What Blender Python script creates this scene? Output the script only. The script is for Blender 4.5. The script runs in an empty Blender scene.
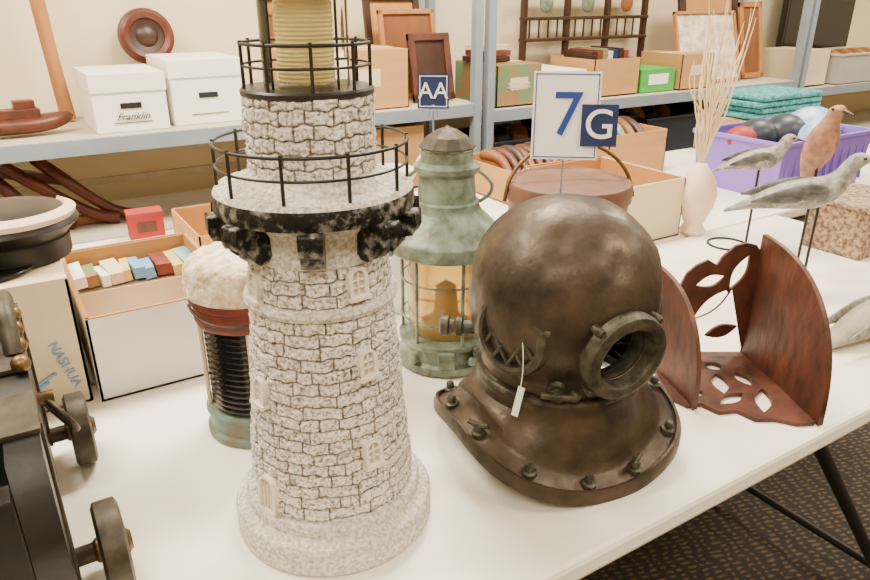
import bpy, math, random, bmesh
import numpy as np
from mathutils import Vector, Matrix, Euler
from mathutils import noise as mn
random.seed(7); np.random.seed(7)
YAW=math.radians(32); C,S=math.cos(YAW),math.sin(YAW)
TZ=0.74
def W(x,y,z=0): return (x*C+y*S, -x*S+y*C, z)
RZ=-YAW
# ---------------------------------------------------------------- materials
def lin(c):
    o=[]
    for v in c[:3]:
        v=v/255.0
        o.append(v/12.92 if v<=.04045 else ((v+.055)/1.055)**2.4)
    return (*o,1)
def M(name,c1,c2=None,scale=12,rough=.5,metal=0,bump=0,bscale=60,stretch=(1,1,1),trans=0,alpha=1,coat=0,contrast=.25,ior=1.45,emit=0,rvar=0,bdist=.004):
    m=bpy.data.materials.new(name); m.use_nodes=True
    nt=m.node_tree; N=nt.nodes; L=nt.links
    b=N['Principled BSDF']
    b.inputs['Roughness'].default_value=rough; b.inputs['Metallic'].default_value=metal
    b.inputs['Transmission Weight'].default_value=trans; b.inputs['IOR'].default_value=ior
    b.inputs['Coat Weight'].default_value=coat; b.inputs['Alpha'].default_value=alpha
    tc=N.new('ShaderNodeTexCoord'); mp=N.new('ShaderNodeMapping'); mp.inputs['Scale'].default_value=stretch
    L.new(tc.outputs['Object'],mp.inputs['Vector'])
    if c2 is None: c2=tuple(v*.88 for v in c1)
    nz=N.new('ShaderNodeTexNoise'); nz.inputs['Scale'].default_value=scale; nz.inputs['Detail'].default_value=8; nz.inputs['Roughness'].default_value=.6
    L.new(mp.outputs[0],nz.inputs['Vector'])
    cr=N.new('ShaderNodeValToRGB'); cr.color_ramp.elements[0].position=.5-contrast; cr.color_ramp.elements[1].position=.5+contrast
    cr.color_ramp.elements[0].color=lin(c2); cr.color_ramp.elements[1].color=lin(c1)
    L.new(nz.outputs['Fac'],cr.inputs[0]); L.new(cr.outputs[0],b.inputs['Base Color'])
    if rvar:
        mr=N.new('ShaderNodeMapRange'); mr.inputs[1].default_value=.3; mr.inputs[2].default_value=.7
        mr.inputs[3].default_value=rough+rvar; mr.inputs[4].default_value=max(.05,rough-rvar)
        L.new(nz.outputs['Fac'],mr.inputs[0]); L.new(mr.outputs[0],b.inputs['Roughness'])
    if bump:
        n2=N.new('ShaderNodeTexNoise'); n2.inputs['Scale'].default_value=bscale; n2.inputs['Detail'].default_value=5
        L.new(mp.outputs[0],n2.inputs['Vector'])
        bp=N.new('ShaderNodeBump'); bp.inputs['Strength'].default_value=bump; bp.inputs['Distance'].default_value=bdist
        L.new(n2.outputs['Fac'],bp.inputs['Height']); L.new(bp.outputs[0],b.inputs['Normal'])
    return m
m_wall=M('wall_paint',(230,215,184),(224,209,176),scale=2,rough=.9,bump=.1,bscale=200)
m_ceil=M('ceiling_tile',(235,232,222),rough=.9)
m_trim=M('trim_paint',(215,205,185),rough=.6)
m_table=M('table_plastic',(250,244,232),(244,237,222),scale=3,rough=.34,bump=.08,bscale=400)
m_tedge=M('table_edge',(238,232,218),rough=.45)
m_black=M('black_paint',(20,18,17),(28,25,23),rough=.42,bump=.15,bscale=40)
m_blackgl=M('black_gloss',(18,17,17),rough=.18)
m_iron=M('iron_worn',(88,80,68),(44,40,35),scale=40,rough=.5,metal=.5,bump=.3)
m_wornsilver=M('black_silver_worn',(150,148,140),(17,17,18),scale=70,rough=.36,metal=.3,bump=.9,bscale=90,contrast=.09)
m_wornsilver.node_tree.nodes['Color Ramp'].color_ramp.elements[0].position=.48
m_wornsilver.node_tree.nodes['Color Ramp'].color_ramp.elements[1].position=.66
m_brass=M('brass_aged',(140,112,72),(76,62,42),scale=30,rough=.4,metal=.8,bump=.2)
m_steel=M('rack_steel',(146,158,168),(134,146,156),rough=.45,metal=.2)
m_board=M('rack_board',(196,186,165),(180,170,150),rough=.7)
m_card=M('cardboard',(192,146,92),(176,132,82),scale=6,rough=.8,stretch=(1,1,6))
m_cardd=M('cardboard_inner',(192,140,80),(174,124,68),scale=6,rough=.8)
m_cream=M('cream_carton',(222,204,172),(212,192,158),scale=5,rough=.75)
m_white=M('white_carton',(244,240,232),(236,232,222),rough=.65)
m_paper=M('white_paper',(247,246,242),(242,240,236),rough=.6)
m_navy=M('navy_print',(22,44,94),(20,38,84),rough=.5)
m_blue7=M('blue_print',(34,66,146),(30,60,136),rough=.5)
m_blueink=M('blue_ink',(120,166,206),(110,156,196),rough=.5)
m_blackink=M('black_ink',(20,20,24),rough=.5)
m_bronze=M('bronze_patina',(88,74,59),(38,33,29),scale=16,rough=.46,metal=.55,bump=.35,bscale=45,contrast=.2,rvar=.12)
m_bronze2=M('bronze_green',(92,88,72),(44,42,36),scale=50,rough=.5,metal=.5,bump=.5,bscale=110,contrast=.16)
m_dark=M('dark_interior',(14,13,12),rough=.8)
m_glassd=M('dark_glass',(66,62,48),(30,30,26),scale=8,rough=.12,metal=.2)
m_green=M('greygreen_paint',(140,156,140),(88,92,76),scale=30,rough=.45,metal=.15,bump=.4,bscale=60,contrast=.15)
m_teal=M('teal_paint',(98,140,128),(112,98,74),scale=24,rough=.5,bump=.3,contrast=.15)
m_amber=M('amber_glass',(240,206,130),(222,176,96),scale=5,rough=.12,trans=.6)
m_yel=M('yellow_lens',(252,240,186),(246,230,160),scale=5,rough=.25,trans=.15)
m_glass=M('clear_glass',(252,246,220),rough=.05,trans=.97,ior=1.12)
m_ribblk=M('dark_lens',(30,32,34),(20,20,22),rough=.18,coat=.5)
m_redbr=M('redbrown_rim',(138,56,44),(84,42,34),scale=30,rough=.55,bump=.3)
m_straw=M('weathered_cap',(250,240,218),(200,172,130),scale=60,rough=.9,bump=1.2,bscale=90,contrast=.14)
m_wood=M('dark_mahogany',(100,54,36),(50,28,20),scale=26,rough=.5,bump=.4,bscale=50,stretch=(1,1,.5),contrast=.2)
m_woodr=M('red_mahogany',(104,48,28),(56,26,16),scale=20,rough=.4,bump=.2,bscale=40)
m_wood2=M('brown_wood',(142,88,48),(98,56,30),scale=10,rough=.45,stretch=(1,1,.2))
m_wood3=M('light_wood',(186,128,74),(140,88,46),scale=10,rough=.5,stretch=(1,1,.3))
m_woodd=M('dark_wood',(66,40,26),(40,24,16),scale=10,rough=.4)
m_leath=M('leather_lid',(122,82,64),(84,54,42),scale=14,rough=.5,bump=.3)
m_gbird=M('grey_decoy',(168,164,150),(92,92,88),scale=60,rough=.6,bump=.4,bscale=90,contrast=.15)
m_gwing=M('grey_decoy_wing',(120,120,114),(64,66,66),scale=50,rough=.6,bump=.6,bscale=90,contrast=.12,stretch=(.4,1,1))
m_gbirdl=M('pale_decoy',(170,160,140),(120,114,104),scale=40,rough=.6)
m_rbird=M('brown_decoy',(186,130,104),(124,94,76),scale=50,rough=.6,bump=.3,contrast=.15)
m_gourd=M('cream_gourd',(240,224,196),(222,186,156),scale=12,rough=.5)
m_grass=M('dried_grass',(234,212,176),(214,188,146),rough=.7)
m_purple=M('purple_plastic',(140,112,204),(130,102,194),rough=.4)
m_tealc=M('teal_cloth',(84,168,166),(36,106,118),scale=60,rough=.8,bump=.5,bscale=120,contrast=.1)
m_bag=M('blue_white_bag',(206,224,240),(120,170,212),scale=14,rough=.4,contrast=.1)
m_wick=M('wicker',(176,146,116),(94,74,58),scale=90,rough=.7,bump=1,bscale=120,contrast=.1)
m_red=M('red_print',(170,40,40),(144,30,32),rough=.5)
m_greenp=M('green_print',(80,176,70),(66,156,58),rough=.5)
m_greens=M('green_carton',(104,132,92),(150,112,74),scale=9,rough=.6,contrast=.06)
m_yellow=M('yellow_print',(220,196,110),rough=.5)
m_cyan=M('cyan_print',(150,200,204),rough=.5)
m_screen=M('screen_black',(20,22,26),rough=.15)
m_tubp=M('clear_tub',(216,212,202),(206,202,192),rough=.3,trans=.35)
m_picture=M('print_art',(236,228,208),(180,160,130),scale=16,rough=.5,contrast=.12)
m_tealblue=M('slate_plastic',(46,52,62),rough=.4)

def carpet():
    m=bpy.data.materials.new('carpet_pattern'); m.use_nodes=True; nt=m.node_tree;N=nt.nodes;L=nt.links
    b=N['Principled BSDF']; b.inputs['Roughness'].default_value=.95
    tc=N.new('ShaderNodeTexCoord')
    mp=N.new('ShaderNodeMapping'); mp.inputs['Rotation'].default_value=(0,0,.3)
    L.new(tc.outputs['Object'],mp.inputs[0])
    w=N.new('ShaderNodeTexWave'); w.inputs['Scale'].default_value=10; w.inputs['Distortion'].default_value=6; w.inputs['Detail'].default_value=2; w.inputs['Detail Scale'].default_value=2.2
    L.new(mp.outputs[0],w.inputs[0])
    w2=N.new('ShaderNodeTexWave'); w2.bands_direction='Y'; w2.inputs['Scale'].default_value=20; w2.inputs['Distortion'].default_value=3
    L.new(mp.outputs[0],w2.inputs[0])
    mul=N.new('ShaderNodeMath'); mul.operation='MULTIPLY'; L.new(w.outputs['Fac'],mul.inputs[0]); L.new(w2.outputs['Fac'],mul.inputs[1])
    cr=N.new('ShaderNodeValToRGB'); cr.color_ramp.elements[0].position=.2; cr.color_ramp.elements[0].color=lin((44,38,34))
    cr.color_ramp.elements[1].position=.85; cr.color_ramp.elements[1].color=lin((96,82,58))
    L.new(mul.outputs[0],cr.inputs[0]); L.new(cr.outputs[0],b.inputs['Base Color'])
    nz=N.new('ShaderNodeTexNoise'); nz.inputs['Scale'].default_value=300
    L.new(tc.outputs['Object'],nz.inputs[0])
    bp=N.new('ShaderNodeBump'); bp.inputs['Strength'].default_value=.6; L.new(nz.outputs[0],bp.inputs['Height']); L.new(bp.outputs[0],b.inputs['Normal'])
    return m
m_carpet=carpet()
def stone():
    m=bpy.data.materials.new('cast_stone'); m.use_nodes=True; nt=m.node_tree;N=nt.nodes;L=nt.links
    b=N['Principled BSDF']; b.inputs['Roughness'].default_value=.8
    at=N.new('ShaderNodeAttribute'); at.attribute_name='cav'
    tc=N.new('ShaderNodeTexCoord'); nz=N.new('ShaderNodeTexNoise'); nz.inputs['Scale'].default_value=260; nz.inputs['Detail'].default_value=6
    L.new(tc.outputs['Object'],nz.inputs[0])
    cr=N.new('ShaderNodeValToRGB'); cr.color_ramp.elements[0].position=.0; cr.color_ramp.elements[0].color=lin((104,95,82))
    cr.color_ramp.elements[1].position=.6; cr.color_ramp.elements[1].color=lin((232,227,217))
    L.new(at.outputs['Fac'],cr.inputs[0])
    c2=N.new('ShaderNodeValToRGB'); c2.color_ramp.elements[0].position=.36; c2.color_ramp.elements[0].color=lin((124,116,104)); c2.color_ramp.elements[1].position=.52; c2.color_ramp.elements[1].color=(1,1,1,1)
    L.new(nz.outputs[0],c2.inputs[0])
    mx=N.new('ShaderNodeMix'); mx.data_type='RGBA'; mx.blend_type='MULTIPLY'; mx.inputs[0].default_value=.85
    L.new(cr.outputs[0],mx.inputs[6]); L.new(c2.outputs[0],mx.inputs[7]); L.new(mx.outputs[2],b.inputs['Base Color'])
    bp=N.new('ShaderNodeBump'); bp.inputs['Strength'].default_value=.7; bp.inputs['Distance'].default_value=.003
    L.new(nz.outputs[0],bp.inputs['Height']); L.new(bp.outputs[0],b.inputs['Normal'])
    return m
m_stone=stone()
m_stonep=M('cast_stone_plain',(236,230,219),(160,152,138),scale=220,rough=.8,bump=.6,bscale=220,contrast=.16)
m_stonew=M('cast_stone_window',(244,236,218),(214,204,184),scale=120,rough=.8,bump=.2)

# ---------------------------------------------------------------- helpers
def link(o,parent=None,loc=(0,0,0),rot=(0,0,0)):
    bpy.context.collection.objects.link(o)
    o.location=loc; o.rotation_euler=rot
    if parent: o.parent=parent
    return o
def E(name,loc,rz=0.0):
    o=bpy.data.objects.new(name,None); o.empty_display_size=.05
    return link(o,None,loc,(0,0,rz))
def mesh(name,v,f,mats,parent=None,loc=(0,0,0),rot=(0,0,0),smooth=False,mi=None,bevel=0):
    me=bpy.data.meshes.new(name); me.from_pydata([tuple(a) for a in v],[],f); 
    if not isinstance(mats,(list,tuple)): mats=[mats]
    for m in mats: me.materials.append(m)
    if mi: me.polygons.foreach_set('material_index',mi)
    if smooth: me.polygons.foreach_set('use_smooth',[True]*len(me.polygons))
    me.update()
    o=bpy.data.objects.new(name,me); link(o,parent,loc,rot)
    if bevel:
        b=o.modifiers.new('bev','BEVEL'); b.width=bevel; b.segments=2
    return o
BF=[(0,3,2,1),(4,5,6,7),(0,1,5,4),(1,2,6,5),(2,3,7,6),(3,0,4,7)]
def bverts(c,s):
    x,y,z=[a/2 for a in s]
    return [(c[0]+i*x,c[1]+j*y,c[2]+k*z) for i,j,k in [(-1,-1,-1),(1,-1,-1),(1,1,-1),(-1,1,-1),(-1,-1,1),(1,-1,1),(1,1,1),(-1,1,1)]]
def box(name,s,c,mat,parent=None,rot=(0,0,0),bevel=.002):
    return mesh(name,bverts((0,0,0),s),BF,mat,parent,c,rot,bevel=bevel)
def boxes(name,items,mats,parent=None,loc=(0,0,0),rot=(0,0,0),bevel=0):
    v=[];f=[];mi=[]
    for it in items:
        c,s,k=it[:3]; r=Euler(it[3]) if len(it)>3 else None
        n=len(v)
        for p in bverts((0,0,0),s):
            p=Vector(p)
            if r: p.rotate(r)
            v.append(tuple(p+Vector(c)))
        f+= [tuple(n+i for i in q) for q in BF]; mi+=[k]*6
    return mesh(name,v,f,mats,parent,loc,rot,mi=mi,bevel=bevel)
def sharpen(me,deg=38):
    bm=bmesh.new(); bm.from_mesh(me)
    for e in bm.edges:
        if len(e.link_faces)==2 and e.calc_face_angle(0)>math.radians(deg): e.smooth=False
    bm.to_mesh(me); bm.free()
def lathe(name,prof,mat,parent=None,loc=(0,0,0),rot=(0,0,0),seg=64,smooth=True,closed=False,sharp=True,rough=0):
    v=[];f=[];n=len(prof)
    for i in range(seg):
        a=2*math.pi*i/seg
        for r,z in prof:
            p=Vector((r*math.cos(a),r*math.sin(a),z))
            if rough and r>1e-6: p+=Vector((math.cos(a),math.sin(a),.6))*(mn.noise(p*60)*rough+mn.noise(p*140)*rough*.6)
            v.append(tuple(p))
    for i in range(seg):
        j=(i+1)%seg
        for k in range(n if closed else n-1):
            k2=(k+1)%n
            if prof[k][0]<1e-6 and prof[k2][0]<1e-6: continue
            f.append((i*n+k,j*n+k,j*n+k2,i*n+k2))
    o=mesh(name,v,f,mat,parent,loc,rot,smooth=smooth)
    bm=bmesh.new(); bm.from_mesh(o.data); bmesh.ops.remove_doubles(bm,verts=bm.verts,dist=1e-5); bmesh.ops.recalc_face_normals(bm,faces=bm.faces)
    bm.to_mesh(o.data); bm.free()
    if sharp and smooth: sharpen(o.data)
    return o
def tomesh(o,name,mat,parent,loc,rot,smooth=True):
    bpy.context.collection.objects.link(o)
    dg=bpy.context.evaluated_depsgraph_get(); dg.update()
    me=bpy.data.meshes.new_from_object(o.evaluated_get(dg)); me.name=name
    bpy.data.objects.remove(o)
    me.materials.clear(); me.materials.append(mat)
    if smooth: me.polygons.foreach_set('use_smooth',[True]*len(me.polygons))
    n=bpy.data.objects.new(name,me); return link(n,parent,loc,rot)
def tube(name,pts,r,mat,parent=None,loc=(0,0,0),rot=(0,0,0),cyc=False,radii=None,smoothc=True,res=3):
    cu=bpy.data.curves.new(name,'CURVE'); cu.dimensions='3D'; cu.bevel_depth=r; cu.bevel_resolution=res; cu.use_fill_caps=True
    if smoothc and len(pts)>2:
        s=cu.splines.new('NURBS'); s.points.add(len(pts)-1); s.order_u=3; s.use_endpoint_u=not cyc; s.resolution_u=6
    else:
        s=cu.splines.new('POLY'); s.points.add(len(pts)-1)
    for i,p in enumerate(pts):
        s.points[i].co=(*p,1); s.points[i].radius=radii[i] if radii else 1
    s.use_cyclic_u=cyc
    return tomesh(bpy.data.objects.new('tmp',cu),name,mat,parent,loc,rot)
def ring(name,R,r,z,mat,parent=None,loc=(0,0,0),rot=(0,0,0),seg=48):
    prof=[(R+r*math.cos(a),z+r*math.sin(a)) for a in [2*math.pi*k/8 for k in range(8)]]
    return lathe(name,prof,mat,parent,loc,rot,seg=seg,closed=True,sharp=False)
def plate(name,outs,th,mat,parent=None,loc=(0,0,0),rot=(0,0,0),bevel=0):
    cu=bpy.data.curves.new(name,'CURVE'); cu.dimensions='2D'; cu.fill_mode='BOTH'; cu.extrude=th/2
    for o in outs:
        s=cu.splines.new('POLY'); s.points.add(len(o)-1); s.use_cyclic_u=True
        for i,p in enumerate(o): s.points[i].co=(p[0],p[1],0,1)
    ob=tomesh(bpy.data.objects.new('tmp',cu),name,mat,parent,loc,rot,smooth=False)
    ob.data.transform(Matrix.Rotation(math.pi/2,4,'X'))
    return ob
def text(name,s,size,mat,parent,loc,rot=(0,0,0),th=.0008,off=.0,shear=0):
    cu=bpy.data.curves.new(name,'FONT'); cu.body=s; cu.size=size; cu.align_x='CENTER'; cu.align_y='CENTER'; cu.extrude=th; cu.offset=size*off; cu.shear=shear
    ob=tomesh(bpy.data.objects.new('tmp',cu),name,mat,parent,loc,rot,smooth=False)
    ob.data.transform(Matrix.Rotation(math.pi/2,4,'X'))
    return ob
def loft(name,st,mat,parent=None,loc=(0,0,0),rot=(0,0,0),seg=20):
    v=[];f=[]
    for i,(x,z,ry,rz) in enumerate(st):
        a=st[max(i-1,0)]; b=st[min(i+1,len(st)-1)]
        t=Vector((b[0]-a[0],0,b[1]-a[1])).normalized(); n=Vector((-t.z,0,t.x))
        for k in range(seg):
            q=2*math.pi*k/seg
            v.append(Vector((x,0,z))+Vector((0,1,0))*ry*math.cos(q)+n*rz*math.sin(q))
    for i in range(len(st)-1):
        for k in range(seg):
            k2=(k+1)%seg; f.append((i*seg+k,i*seg+k2,(i+1)*seg+k2,(i+1)*seg+k))
    f.append(tuple(range(seg))); f.append(tuple((len(st)-1)*seg+k for k in range(seg)))
    o=mesh(name,v,f,mat,parent,loc,rot,smooth=True)
    s=o.modifiers.new('s','SUBSURF'); s.levels=1; s.render_levels=1
    return o
def sphere(name,r,mat,parent,loc,sc=(1,1,1)):
    n=12; prof=[(r*math.sin(math.pi*k/n),-r*math.cos(math.pi*k/n)) for k in range(n+1)]
    o=lathe(name,prof,mat,parent,loc,seg=24,sharp=False); o.scale=sc; return o
def az(a): a=math.radians(a); return Vector((math.sin(a),-math.cos(a),0))

# ---------------------------------------------------------------- room
def slab(name,lo,hi,mat):
    c=[(a+b)/2 for a,b in zip(lo,hi)]; s=[b-a for a,b in zip(lo,hi)]
    return box(name,s,c,mat,bevel=0)
U0,U1,V0,V1,H=-2.5,6.8,-2.5,3.0,2.75
slab('floor',(U0,V0,-.1),(U1,V1,0),m_carpet)
slab('ceiling',(U0,V0,H),(U1,V1,H+.1),m_ceil)
slab('wall_back',(U0,V1,0),(U1,V1+.1,H),m_wall)
slab('wall_front',(U0,V0-.1,0),(U1,V0,H),m_wall)
slab('wall_left',(U0-.1,V0,0),(U0,V1,H),m_wall)
slab('wall_right',(U1,V0,0),(U1+.1,V1,H),m_wall)
slab('baseboard_back',(U0,V1-.012,0),(U1,V1,.1),m_trim)
slab('trim_1',(U0,V1-.02,.68),(U1,V1,.705),m_trim)
def area(name,loc,sx,sy,p,col=(1,.89,.73),rot=(0,0,0)):
    l=bpy.data.lights.new(name,'AREA'); l.shape='RECTANGLE'; l.size=sx; l.size_y=sy; l.energy=p; l.color=col
    o=bpy.data.objects.new(name,l); link(o,None,loc,rot)
for i,(u,v,p) in enumerate([(-.7,-.7,55),(1.5,-.7,45),(3.6,-.4,60),(-.6,1.6,95),(1.2,1.7,120),(3.4,1.6,75),(5.6,1.2,60)]):
    area('ceiling_lamp_light_%d'%i,(u,v,2.70),1.0,.5,p)
    e=E('ceiling_lamp' if i==0 else 'ceiling_lamp.%03d'%i,(u,v,2.75))
    boxes('frame',[((0,.32,-.02),(1.28,.03,.04),0),((0,-.32,-.02),(1.28,.03,.04),0),((.63,0,-.02),(.03,.66,.04),0),((-.63,0,-.02),(.03,.66,.04),0)],[m_trim],e)
w=bpy.data.worlds.new('World'); bpy.context.scene.world=w; w.use_nodes=True
w.node_tree.nodes['Background'].inputs[0].default_value=(1,.9,.78,1); w.node_tree.nodes['Background'].inputs[1].default_value=.2

# ---------------------------------------------------------------- tables
def folding_table(name,u0,u1,v0,v1,legs):
    e=E(name,((u0+u1)/2,(v0+v1)/2,0)); L=u1-u0; D=v1-v0
    box('top',(L,D,.035),(0,0,TZ-.0175),m_table,e,bevel=.008)
    boxes('skirt',[((0,-D/2+.06,TZ-.042),(L-.1,.02,.016),0),((0,D/2-.06,TZ-.042),(L-.1,.02,.016),0)],[m_tedge],e)
    for i,(lu,slant) in enumerate(legs):
        x=lu-(u0+u1)/2
        tube('leg_%d'%i,[(x,-D/2+.1,TZ-.04),(x+slant,-D/2+.09,.012)],.014,m_black,e,smoothc=False)
        tube('leg_b%d'%i,[(x,D/2-.1,TZ-.04),(x+slant,D/2-.09,.012)],.014,m_black,e,smoothc=False)
        tube('bar_%d'%i,[(x+slant*.9,-D/2+.095,.08),(x+slant*.9,D/2-.095,.08)],.01,m_black,e,smoothc=False)
folding_table('folding_table',-1.0,2.0,.456,1.214,[(-.6,-.2),(1.10,.56)])
folding_table('folding_table.001',-1.0,3.4,1.222,2.05,[(-.8,0),(3.2,0)])

# ---------------------------------------------------------------- lighthouse
LX,LY=-.13,.742
lh=E('lighthouse_lamp',W(LX,LY,TZ),RZ)
def brick_wall(name,r_of_h,h0,h1,parent,ch=.0142,nb=17,NA=620,dh=.001,seed=3):
    NH=int((h1-h0)/dh)+1
    hs=np.linspace(h0,h1,NH); ths=np.arange(NA)/NA*2*np.pi
    nc=int((h1-h0)/ch)+2
    rng=np.random.RandomState(seed)
    g=rng.rand(int((h1-h0)/.003)+4,NA//4+2)
    g2=rng.rand(NH,NA)
    verts=np.zeros((NH,NA,3)); cav=np.zeros((NH,NA))
    starts=[]
    for k in range(nc):
        wd=rng.uniform(.55,1.45,nb); b=np.cumsum(wd)/wd.sum()*2*np.pi+rng.rand()*6.28; starts.append((np.sort(np.mod(b,2*np.pi)),rng.uniform(-.0012,.0012,nb+1)))
    def gl(x,y):
        gi=int(y); gf=y-gi; gj=x.astype(int); gg=x-gj; n=g.shape[1]-1
        return (g[gi][gj%n]*(1-gg)+g[gi][(gj+1)%n]*gg)*(1-gf)+(g[gi+1][gj%n]*(1-gg)+g[gi+1][(gj+1)%n]*gg)*gf
    for i,h in enumerate(hs):
        nn=gl(np.arange(NA)/4,(h-h0)/.003)
        hw=h+.0011*np.sin(ths*9+h*60)+.0008*np.sin(ths*23+h*90)+(nn-.5)*.0012
        k=np.clip(((hw-h0)/ch).astype(int),0,nc-1)
        fr=(hw-h0)/ch-k
        dv=np.minimum(fr,1-fr)*ch
        r=r_of_h(h)
        du=np.zeros(NA); off=np.zeros(NA)
        tw=np.mod(ths+(nn-.5)*.012,2*np.pi)
        for kk in np.unique(k):
            m=k==kk; b,o=starts[kk]
            t=tw[m]; idx=np.searchsorted(b,t)
            up=np.where(idx<len(b),b[np.minimum(idx,len(b)-1)],b[0]+2*np.pi); lo=np.where(idx>0,b[np.maximum(idx-1,0)],b[-1]-2*np.pi)
            du[m]=np.minimum(up-t,t-lo)*r; off[m]=o[idx%nb]
        d=np.minimum(dv,du)
        s=np.clip((d-.0003)/.0014,0,1); s=s*s*(3-2*s)
        R=r-.0018+s*(.0018+off+(nn-.5)*.0028)+(g2[i]-.5)*.0005
        verts[i,:,0]=R*np.cos(ths); verts[i,:,1]=R*np.sin(ths); verts[i,:,2]=h
        cav[i]=s*(.35+.6*nn+off*60)
    v=verts.reshape(-1,3)
    I,J=np.meshgrid(np.arange(NH-1),np.arange(NA),indexing='ij'); J2=(J+1)%NA
    f=np.stack([I*NA+J,I*NA+J2,(I+1)*NA+J2,(I+1)*NA+J],-1).reshape(-1,4)
    me=bpy.data.meshes.new(name)
    me.vertices.add(len(v)); me.vertices.foreach_set('co',v.ravel().astype(np.float32))
    me.loops.add(f.size); me.loops.foreach_set('vertex_index',f.ravel().astype(np.int32))
    me.polygons.add(len(f)); me.polygons.foreach_set('loop_start',(np.arange(len(f))*4).astype(np.int32))
    me.update(calc_edges=True)
    a=me.attributes.new('cav','FLOAT','POINT'); a.data.foreach_set('value',np.clip(cav,0,1).ravel().astype(np.float32))
    me.materials.append(m_stone); me.polygons.foreach_set('use_smooth',[True]*len(me.polygons)); me.validate()
    o=bpy.data.objects.new(name,me); return link(o,parent)
def rt(h): return float(np.interp(h,[.03,.1,.2,.3,.4],[.1025,.0975,.0895,.0820,.0725]))
brick_wall('tower_lower',rt,.05,.40,lh)
brick_wall('tower_upper',lambda h:.0672,.435,.53,lh,nb=14,NA=480,seed=5)
lathe('plinth',[(0,0),(.120,0),(.124,.004),(.124,.032),(.121,.038),(.111,.042),(.1085,.045),(.1085,.056),(.106,.06),(.098,.061)],m_stonep,lh,seg=96)
lathe('band',[(.0785,.306),(.0855,.307),(.0875,.312),(.0855,.317),(.0785,.319)],m_stonep,lh,seg=96)
lathe('neck_band',[(.068,.360),(.0765,.362),(.078,.367),(.0755,.374),(.0765,.395),(.085,.408)],m_stonep,lh,seg=96)
lathe('gallery_deck',[(.07,.410),(.10,.410),(.1065,.412),(.1075,.415),(.1075,.428),(.1055,.433)],m_wornsilver,lh,seg=96)
lathe('gallery_floor',[(.1065,.432),(.103,.437),(.085,.440),(.07,.450),(.066,.453)],m_stonep,lh,seg=96)
cprof=[(.070,.412),(.1155,.412),(.1165,.396),(.113,.388),(.100,.385),(.097,.374),(.090,.368),(.080,.369),(.072,.378)]
for k,a in enumerate([-66,-38,6,50,76,112,150,190,230,262]):
    d=az(a); rzz=math.atan2(d.y,d.x)
    o=plate('corbel_%d'%k,[cprof],.024,m_wornsilver,lh,(0,0,0),(0,0,rzz))
    b=o.modifiers.new('b','BEVEL'); b.width=.0035; b.segments=3; b.limit_method='ANGLE'
def railing(R,z0,z1,n,r,phase,mid=True):
    ring('rail_top',R,r,z1,m_black,lh,seg=72)
    if mid: ring('rail_mid',R*.995,r*.8,z0+(z1-z0)*.52,m_black,lh,seg=72)
    for i in range(n):
        a=2*math.pi*(i+phase)/n
        tube('rail_post_%d'%i,[(R*math.cos(a),R*math.sin(a),z0-.002),(R*math.cos(a),R*math.sin(a),z1+.003)],r*1.05,m_black,lh,smoothc=False,res=2)
railing(.101,.436,.482,10,.0018,.3)
lathe('upper_deck',[(0,.528),(.066,.528),(.068,.530),(.068,.534),(.066,.536),(0,.536)],m_black,lh)
railing(.064,.535,.578,9,.0017,.1)
lathe('lamp_glass',[(.044,.536),(.044,.63)],m_glass,lh)
prof=[(0,.538)]
z=.54
while z<.632:
    prof+=[(.0250,z),(.026,z+.002),(.0250,z+.004)]; z+=.004
prof+=[(0,.634)]
lathe('lens',prof,m_yel,lh)
for k in range(4):
    d=az(90*k+52)*.045
    tube('lantern_bar_%d'%k,[(d.x,d.y,.535),(d.x,d.y,.632)],.0014,m_black,lh,smoothc=False,res=2)
lathe('roof',[(0,.628),(.050,.628),(.053,.632),(.05,.640),(.03,.664),(.012,.676),(.009,.684),(.012,.69),(.006,.70),(0,.702)],m_black,lh)
def arch(w,h,n=8,x0=0,z0=0):
    p=[(x0-w/2,z0),(x0+w/2,z0)]
    for k in range(n+1):
        a=math.pi*k/n; p.append((x0+w/2*math.cos(a),z0+h-w/2+w/2*math.sin(a)))
    return p
def lh_window(i,a,h,w=.0155,hh=.027,door=False):
    d=az(a); r=rt(h+.012)
    e=(math.radians(-4),0,math.radians(a))
    p=d*(r+.0005)
    plate('window_frame_%d'%i,[arch(w+.0075,hh+.006,z0=-.002),arch(w-.001,hh-.001,z0=.002)],.012,m_stonew,lh,(p.x,p.y,h),e)
    p2=d*(r+.0012)
    plate('window_pane_%d'%i,[arch(w,hh,z0=0)],.003,m_board,lh,(p2.x,p2.y,h),e)
    p3=d*(r+.0035)
    if not door:
        boxes('window_bars_%d'%i,[((0,0,hh*.5),(.0018,.003,hh),0),((0,0,hh*.35),(w,.003,.0018),0),((0,0,hh*.65),(w,.003,.0018),0),((0,-.001,-.002),(w+.011,.009,.004),0)],[m_stonew],lh,(p3.x,p3.y,h),e)
    else:
        boxes('door_planks_%d'%i,[((x,0,hh*.42),(.0009,.003,hh*.84),0) for x in (-.006,0,.006)],[m_stonew],lh,(p3.x,p3.y,h),e)
lh_window(0,38,.330); lh_window(1,40,.237); lh_window(2,38,.127)
lh_window(3,-50,.322); lh_window(4,-46,.20); lh_window(5,-40,.062,.024,.042,True)

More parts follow.
